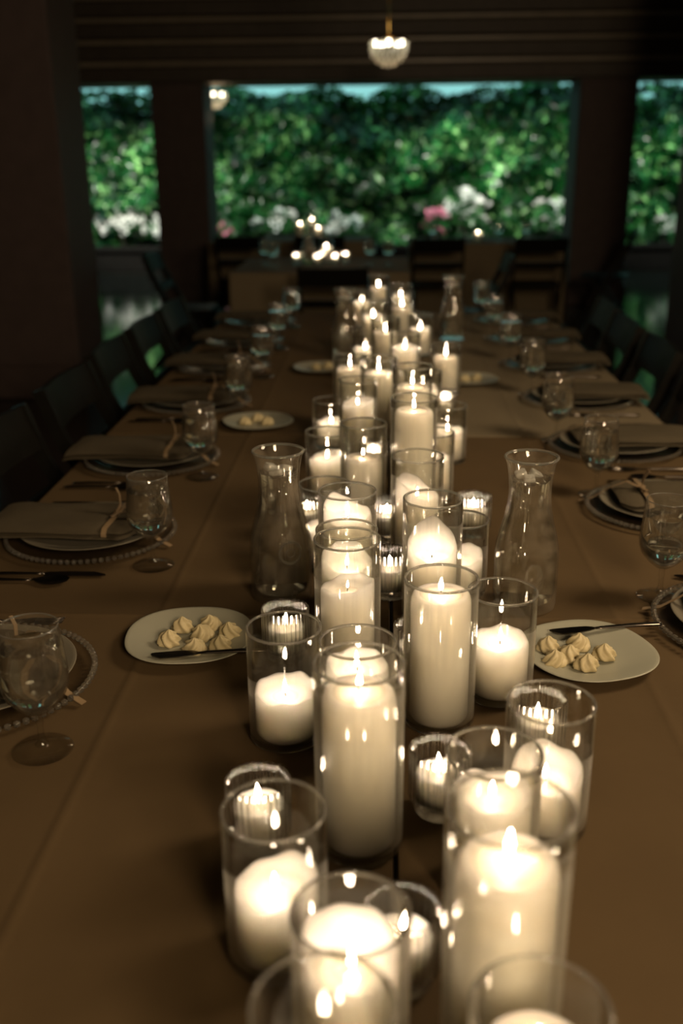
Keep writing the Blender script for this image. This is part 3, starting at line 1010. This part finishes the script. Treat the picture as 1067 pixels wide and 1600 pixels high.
SL = [(-.565, 1.22), (-.565, 1.80), (-.562, 2.33), (-.56, 2.93), (-.56, 3.48), (-.56, 4.02), (-.56, 4.55)]
SR = [(.588, 1.42), (.588, 1.97), (.586, 2.45), (.588, 2.97), (.588, 3.50), (.588, 4.03), (.588, 4.54)]
for side, pts, rz, sg in (('left', SL, 0.0, 1), ('right', SR, PI, -1)):
    for i, (x, y) in enumerate(pts):
        w = '%s setting from the viewer, %s table side' % (ORD[i], side)
        base = TZ + (.004 if (side == 'right' and y > YM) else .0025)
        place('charger', make_charger, (x, y, base), rz, 'clear glass charger with a beaded rim, ' + w, 'charger', 'glass chargers of the long table')
        place('plate', lambda: obj('dinner_plate', PLATE), (x, y, base + .0065), rz, 'round white dinner plate under a napkin, ' + w, 'plate', 'dinner plates of the long table')
        place('napkin', make_napkin, (x, y, base + .0300), rz + R.uniform(-.06, .06), 'folded beige napkin tied with ribbon, ' + w, 'napkin', 'linen napkins of the long table')
        xo = x - sg * .035
        place('knife', lambda: cutlery('knife'), (xo, y - sg * .195, base), rz + R.uniform(-.03, .03), 'dinner knife beside the charger, ' + w, 'knife', 'dinner knives of the long table')
        place('spoon', lambda: cutlery('spoon'), (xo - sg * .012, y - sg * .224, base), rz + R.uniform(-.03, .03), 'spoon beside the dinner knife, ' + w, 'spoon', 'spoons of the long table')
        place('fork', lambda: cutlery('fork'), (xo, y + sg * .192, base), rz + R.uniform(-.03, .03), 'dinner fork beside the charger, ' + w, 'fork', 'dinner forks of the long table')

# ------------------------------------------------------------------ butter plates
BPLATE = MB().lathe([(0, .002), (.050, .002), (.056, .0026), (.066, .006), (.092, .0118), (.0955, .0130), (.0962, .0140), (.0945, .0146), (.090, .0134), (.066, .0085), (.054, .0048), (0, .0044)], 64, sq=2.35).mesh('butter_plate', M['china'])


def rosette_mesh(seed):
    rr = random.Random(seed)
    ph, tw = rr.uniform(0, 6), rr.choice((-1, 1)) * rr.uniform(130, 200)

    def mod(t, r, z):
        return r * (1 + .17 * (1 - 2 * abs(math.sin(3 * t + tw * z + ph)) ** 1.5) * (1 if z > .001 else .4)), z
    prof = [(0, 0), (.0130, 0), (.0158, .002), (.0168, .0055), (.0160, .0085), (.0146, .0100), (.0142, .0125), (.0132, .0155), (.0112, .0180), (.0070, .0200), (.0050, .0215), (.0026, .0238), (0, .0252)]
    mb = MB().lathe(prof, 72, mod=mod)
    lean = rr.uniform(-.12, .12)
    mb.v = [(x + lean * z, y + lean * .7 * z, z) for x, y, z in mb.v]
    return mb.mesh('butter_rosette', M['butter'])


def butter_plate(x, y, rz, label, ros, pname, knife):
    tag(obj('butter_plate', BPLATE, None, (x, y, TZ + .003), rz), label, 'plate', 'butter plates of the long table')
    for k, (rx, ry, where) in enumerate(ros):
        o = tag(obj('butter_rosette', rosette_mesh(k + int(abs(x) * 1e4)), None, (rx, ry, TZ + .0072), R.uniform(0, 6)), 'piped butter rosette on the %s, %s' % (pname, where), 'butter', 'butter rosettes on the ' + pname)
        o.rotation_euler = (R.uniform(-.2, .2), R.uniform(-.2, .2), R.uniform(0, 6))
    if knife:
        kx, ky, krz, kl = knife
        o = place('butter_knife', lambda: cutlery('butter_knife'), (kx, ky, TZ + .0155), krz, kl, 'knife', 'butter knives')
        o.rotation_euler = (0, 0, krz)


butter_plate(.301, 1.316, .35, 'white butter plate with rosettes right of the candles, near the plain carafe',
             [(.245, 1.323, 'leftmost at the back'), (.290, 1.333, 'at the back middle'), (.272, 1.298, 'in the centre'), (.322, 1.303, 'farthest right'), (.247, 1.280, 'front left corner'), (.290, 1.272, 'front edge')],
             'right butter plate', (.325, 1.380, PI + .18, 'butter knife across the back of the right butter plate'))
butter_plate(-.290, 1.352, .1, 'butter plate with rosettes left of the candles, near the emblem carafe',
             [(-.318, 1.335, 'leftmost one'), (-.305, 1.378, 'dark one at the back left'), (-.270, 1.355, 'in the centre'), (-.264, 1.388, 'farthest back'), (-.228, 1.363, 'farthest right'), (-.276, 1.312, 'front middle'), (-.238, 1.318, 'front right')],
             'left butter plate', (-.262, 1.286, PI + .13, 'butter knife across the front of the left butter plate'))
butter_plate(-.344, 2.68, .4, 'dim butter plate with rosettes on the left, past the third left goblet',
             [(-.375, 2.66, 'leftmost one'), (-.345, 2.70, 'in the middle'), (-.315, 2.66, 'rightmost one')], 'dim left butter plate', None)
butter_plate(.285, 3.25, .2, 'blurred butter plate on the pale cloth right of the candles', [(.27, 3.24, 'leftmost one'), (.31, 3.26, 'rightmost one')], 'blurred right butter plate', None)
butter_plate(-.215, 3.45, .2, 'blurred butter plate left of the far candles', [(-.23, 3.44, 'leftmost one'), (-.19, 3.46, 'rightmost one')], 'blurred far left butter plate', None)


# ------------------------------------------------------------------ chairs: black folding chairs, facing +x
def make_chair():
    root = obj('folding_chair', None)
    W = .205
    sb = MB()
    sb.box(-.20, .20, -.19, .19, .440, .462, .006)
    obj('seat', sb.mesh('seat', M['black_wood'], False), root)
    for s in (-1, 1):
        p = MB().sweep([(.20, s * W, 0), (-.06, s * W, .455), (-.19, s * W, .70), (-.235, s * W, .825), (-.24, s * W, .84)], .022, .038, up=Vector((1, 0, 0)))
        obj('back_post', p.mesh('back_post', M['black_wood'], False), root)
        p = MB().sweep([(-.26, s * (W - .026), 0), (.10, s * (W - .026), .440)], .020, .034, up=Vector((1, 0, 0)))
        obj('leg', p.mesh('leg', M['black_wood'], False), root)
    sl = MB()

    def slat(z0, z1, x0, x1, bow):
        def f(off):
            return lambda u, v: (x0 + (x1 - x0) * v - bow * math.sin(PI * u) + off, (u - .5) * 2 * W, z0 + (z1 - z0) * v)
        m = MB()
        m.grid(11, 4, f(.0)); m.grid(11, 4, f(.014))
        a, c = f(0), f(.014)
        for e in (0, 1):
            m.grid(11, 2, lambda u, v: (a if v < .5 else c)(u, e))
            m.grid(2, 4, lambda u, v: (a if u < .5 else c)(e, v))
        return m
    obj('top_slat', slat(.725, .840, -.197, -.240, .020).mesh('top_slat', M['black_wood'], True, 40), root)
    obj('lower_slat', slat(.590, .640, -.132, -.155, .012).mesh('lower_slat', M['black_wood'], True, 40), root)
    obj('stretcher', MB().sweep([(.13, -W, .12), (.13, W, .12)], .018, .018, rnd=True).mesh('stretcher', M['black_wood']), root)
    obj('stretcher', MB().sweep([(-.16, -W + .026, .12), (-.16, W - .026, .12)], .018, .018, rnd=True).mesh('stretcher', M['black_wood']), root)
    return root


for side, pts, rz, xx in (('left', SL, 0.0, -.72), ('right', SR, PI, .75)):
    for i, (x, y) in enumerate(pts):
        place('chair', make_chair, (xx + R.uniform(-.02, .02), y, 0), rz + R.uniform(-.05, .05), 'black folding chair on the %s of the long table, %s from the viewer' % (side, ORD[i]), 'chair', 'black folding chairs')
for x, y, rz, lab in [(-.30, 6.35, N, 'black folding chair between the long table end and the middle back table, left one'),
                      (.62, 6.95, PI, 'black folding chair at the right end of the middle back table'),
                      (-1.42, 7.25, 0, 'black folding chair at the left end of the middle back table'),
                      (.46, 8.72, N, 'black folding chair before the draped back table, left of its hanging cloth'),
                      (1.30, 8.72, N, 'black folding chair before the draped back table, right of its hanging cloth'),
                      (-.55, 9.15, N, 'black folding chair before the farthest table, beneath its candles'),
                      (-1.25, 9.15, N, 'black folding chair before the farthest table, near the slender pillar'),
                      (2.0, 9.3, PI - .3, 'black folding chair between the draped back table and the right pillar')]:
    place('chair', make_chair, (x, y, 0), rz, lab, 'chair', None)

# ------------------------------------------------------------------ tables at the back
table(-1.02, .18, 6.75, 7.85, 'hidden folding table under the middle back cloth', 'tables at the back')
cloth('tablecloth', -1.02, .18, 6.75, 7.85, (.6, .6, .6, .6), M['cloth_pale'], 'tablecloth hanging over the middle back table', 'cloths on the back tables', [-.42], [7.3])
table(-1.62, -.12, 9.5, 10.3, 'hidden folding table under the farthest cloth', 'tables at the back')
cloth('tablecloth', -1.62, -.12, 9.5, 10.3, (.6, .6, .6, .6), M['cloth_pale'], 'tablecloth hanging over the farthest table', 'cloths on the back tables', [-.87], None)
table(.25, 1.62, 9.15, 9.95, 'hidden folding table under the long draped right back cloth', 'tables at the back')
cloth('tablecloth', .25, 1.62, 9.15, 9.95, (.7, .7, .72, .7), M['cloth_pale'], 'long pleated tablecloth draped over the right back table', 'cloths on the back tables', [.93], None)

cyl2, can2 = 'glass cylinder on a back table, ', 'lit candle on a back table, '
for x, y, h, hc, w in [(-.80, 9.95, .17, .12, 'left of the three on the farthest table'), (-.69, 10.05, .22, .16, 'tallest of the three on the farthest table'), (-.62, 9.85, .15, .09, 'right of the three on the farthest table'),
                       (.87, 9.5, .20, .06, 'alone on the draped right back table'), (-.41, 7.45, .17, .10, 'behind the votives of the middle back table')]:
    glass_cyl(x, y, h, cyl2 + w, 'glass cylinders on the back tables')
    c = tag(obj('pillar_candle', candle_mesh(.038, hc - .007, .004, N), None, (x, y, TZ + .010)), can2 + w, 'candle', 'candles on the back tables')
    light_up(c, hc - .008, 1.5)
for x, y, w in [(-.62, 7.3, 'left of the back carafe'), (-.46, 7.22, 'right of the back carafe, nearer one'), (-.44, 7.36, 'right of the back carafe, farther one'), (-.34, 7.25, 'in the middle of the back table'), (-.27, 7.4, 'at the right of the middle back table')]:
    tag(obj('ribbed_votive_glass', RIBBED, None, (x, y, TZ + .003), R.uniform(0, 1)), 'blurred ribbed votive glass ' + w, 'votive glass', 'votive glasses on the back tables')
    c = tag(obj('votive_candle', VC, None, (x, y, TZ + .0203)), 'small blurred candle in the votive glass ' + w, 'candle', 'votive candles on the back tables')
    light_up(c, .0325, 1.4, .6)
carafe(-.53, 7.3, 'blurred water carafe among candles on the middle back table')
for x, y, w in [(-.84, 7.3, 'at the left of the middle back table'), (-.76, 7.1, 'second from left on the middle back table'), (-.09, 7.25, 'right of the candles on the middle back table'), (.04, 7.2, 'at the right end of the middle back table'),
                (.45, 9.4, 'at the left of the draped right back table'), (1.05, 9.45, 'right of the candle on the draped right back table'), (1.3, 9.5, 'at the right of the draped right back table')]:
    o = dup(gob, (x, y, TZ + .003), 0, 'blurred water goblet ' + w)
    o['group'] = 'goblets on the back tables'


# ------------------------------------------------------------------ chandeliers
def chandelier(x, y, zc, s, power, label, tint=(1.0, 0.68, 0.38), soft=.10):
    root = tag(obj('crystal_chandelier', None, None, (x, y, zc)), label, 'chandelier')
    obj('rod', MB().sweep([(0, 0, .075 * s), (0, 0, 2.95 - zc)], .012, .012, rnd=True).mesh('rod', M['gold']), root)
    obj('ceiling_rose', MB().lathe([(0, 2.93 - zc), (.03, 2.92 - zc), (.05, 2.945 - zc), (.05, 2.949 - zc), (0, 2.949 - zc)], 24).mesh('ceiling_rose', M['gold']), root)
    rb = MB().lathe([(.155 * s, .06 * s), (.160 * s, .06 * s), (.160 * s, .075 * s), (.155 * s, .075 * s)], 48, closed=True)
    for k in range(4):
        a = k * PI / 2
        rb.sweep([(.157 * s * math.cos(a), .157 * s * math.sin(a), .068 * s), (.03 * s * math.cos(a), .03 * s * math.sin(a), .085 * s), (0, 0, .10 * s)], .006, .006, rnd=True)
    obj('gilt_frame', rb.mesh('gilt_frame', M['gold'], True, 50), root)
    for rad, z, n, br in ((.152, .040, 22, .018), (.152, .000, 22, .018), (.138, -.040, 19, .018), (.104, -.078, 14, .017), (.056, -.110, 8, .016)):
        tb = MB()
        for k in range(n):
            a = 2 * PI * (k + .5 * (n % 2)) / n
            tb.lathe([(0, -br * 1.3 * s), (br * .8 * s, -br * .5 * s), (br * .8 * s, br * .5 * s), (0, br * 1.3 * s)], 7, (rad * s * math.cos(a), rad * s * math.sin(a), z * s))
        tag(obj('crystal_tier', tb.mesh('crystal_tier', M['crystal'], False), root), kind='stuff')
    obj('finial', MB().lathe([(0, -.145 * s), (.014 * s, -.130 * s), (.012 * s, -.112 * s), (0, -.105 * s)], 12).mesh('finial', M['crystal']), root)
    me = MB().lathe([(0, 0), (.012 * s, .006 * s), (.021 * s, .026 * s), (.016 * s, .046 * s), (0, .060 * s)], 12).mesh('bulb', M['bulb'])
    for k in range(5):
        a = 2 * PI * k / 5 - .35
        obj('bulb', me, root, (.112 * s * math.cos(a), .112 * s * math.sin(a), .018 * s))


    lamp = bpy.data.lights.new('chandelier_light', 'POINT')
    lamp.energy = power
    lamp.color = tint
    lamp.shadow_soft_size = soft
    obj('chandelier_light', lamp, root, (0, 0, -.26 * s))


chandelier(.035, 8.0, 2.215, .88, 2.0, 'beaded crystal chandelier hanging from a rod over the middle back table')
chandelier(-1.84, 11.7, 2.115, .80, 3.0, 'small crystal chandelier hanging beside the slender pillar, before the hedge')
chandelier(.02, 4.3, 2.45, .88, 3.0, 'added fill chandelier over the far half of the long table, above the view')  # unseen fixture added as fill for the far cloths
chandelier(1.5, 1.6, 2.34, .88, 95.0, 'added fill chandelier over the aisle right of the long table, outside the view', (1.0, .74, .47), .34)  # unseen fixture added for the fill that falls from the right
chandelier(.9, -1.3, 2.38, .88, 250.0, 'added fill chandelier behind the viewer, right of the long table', (1.0, .72, .44), .34)  # unseen lamp added to fill the candle sides that face the viewer
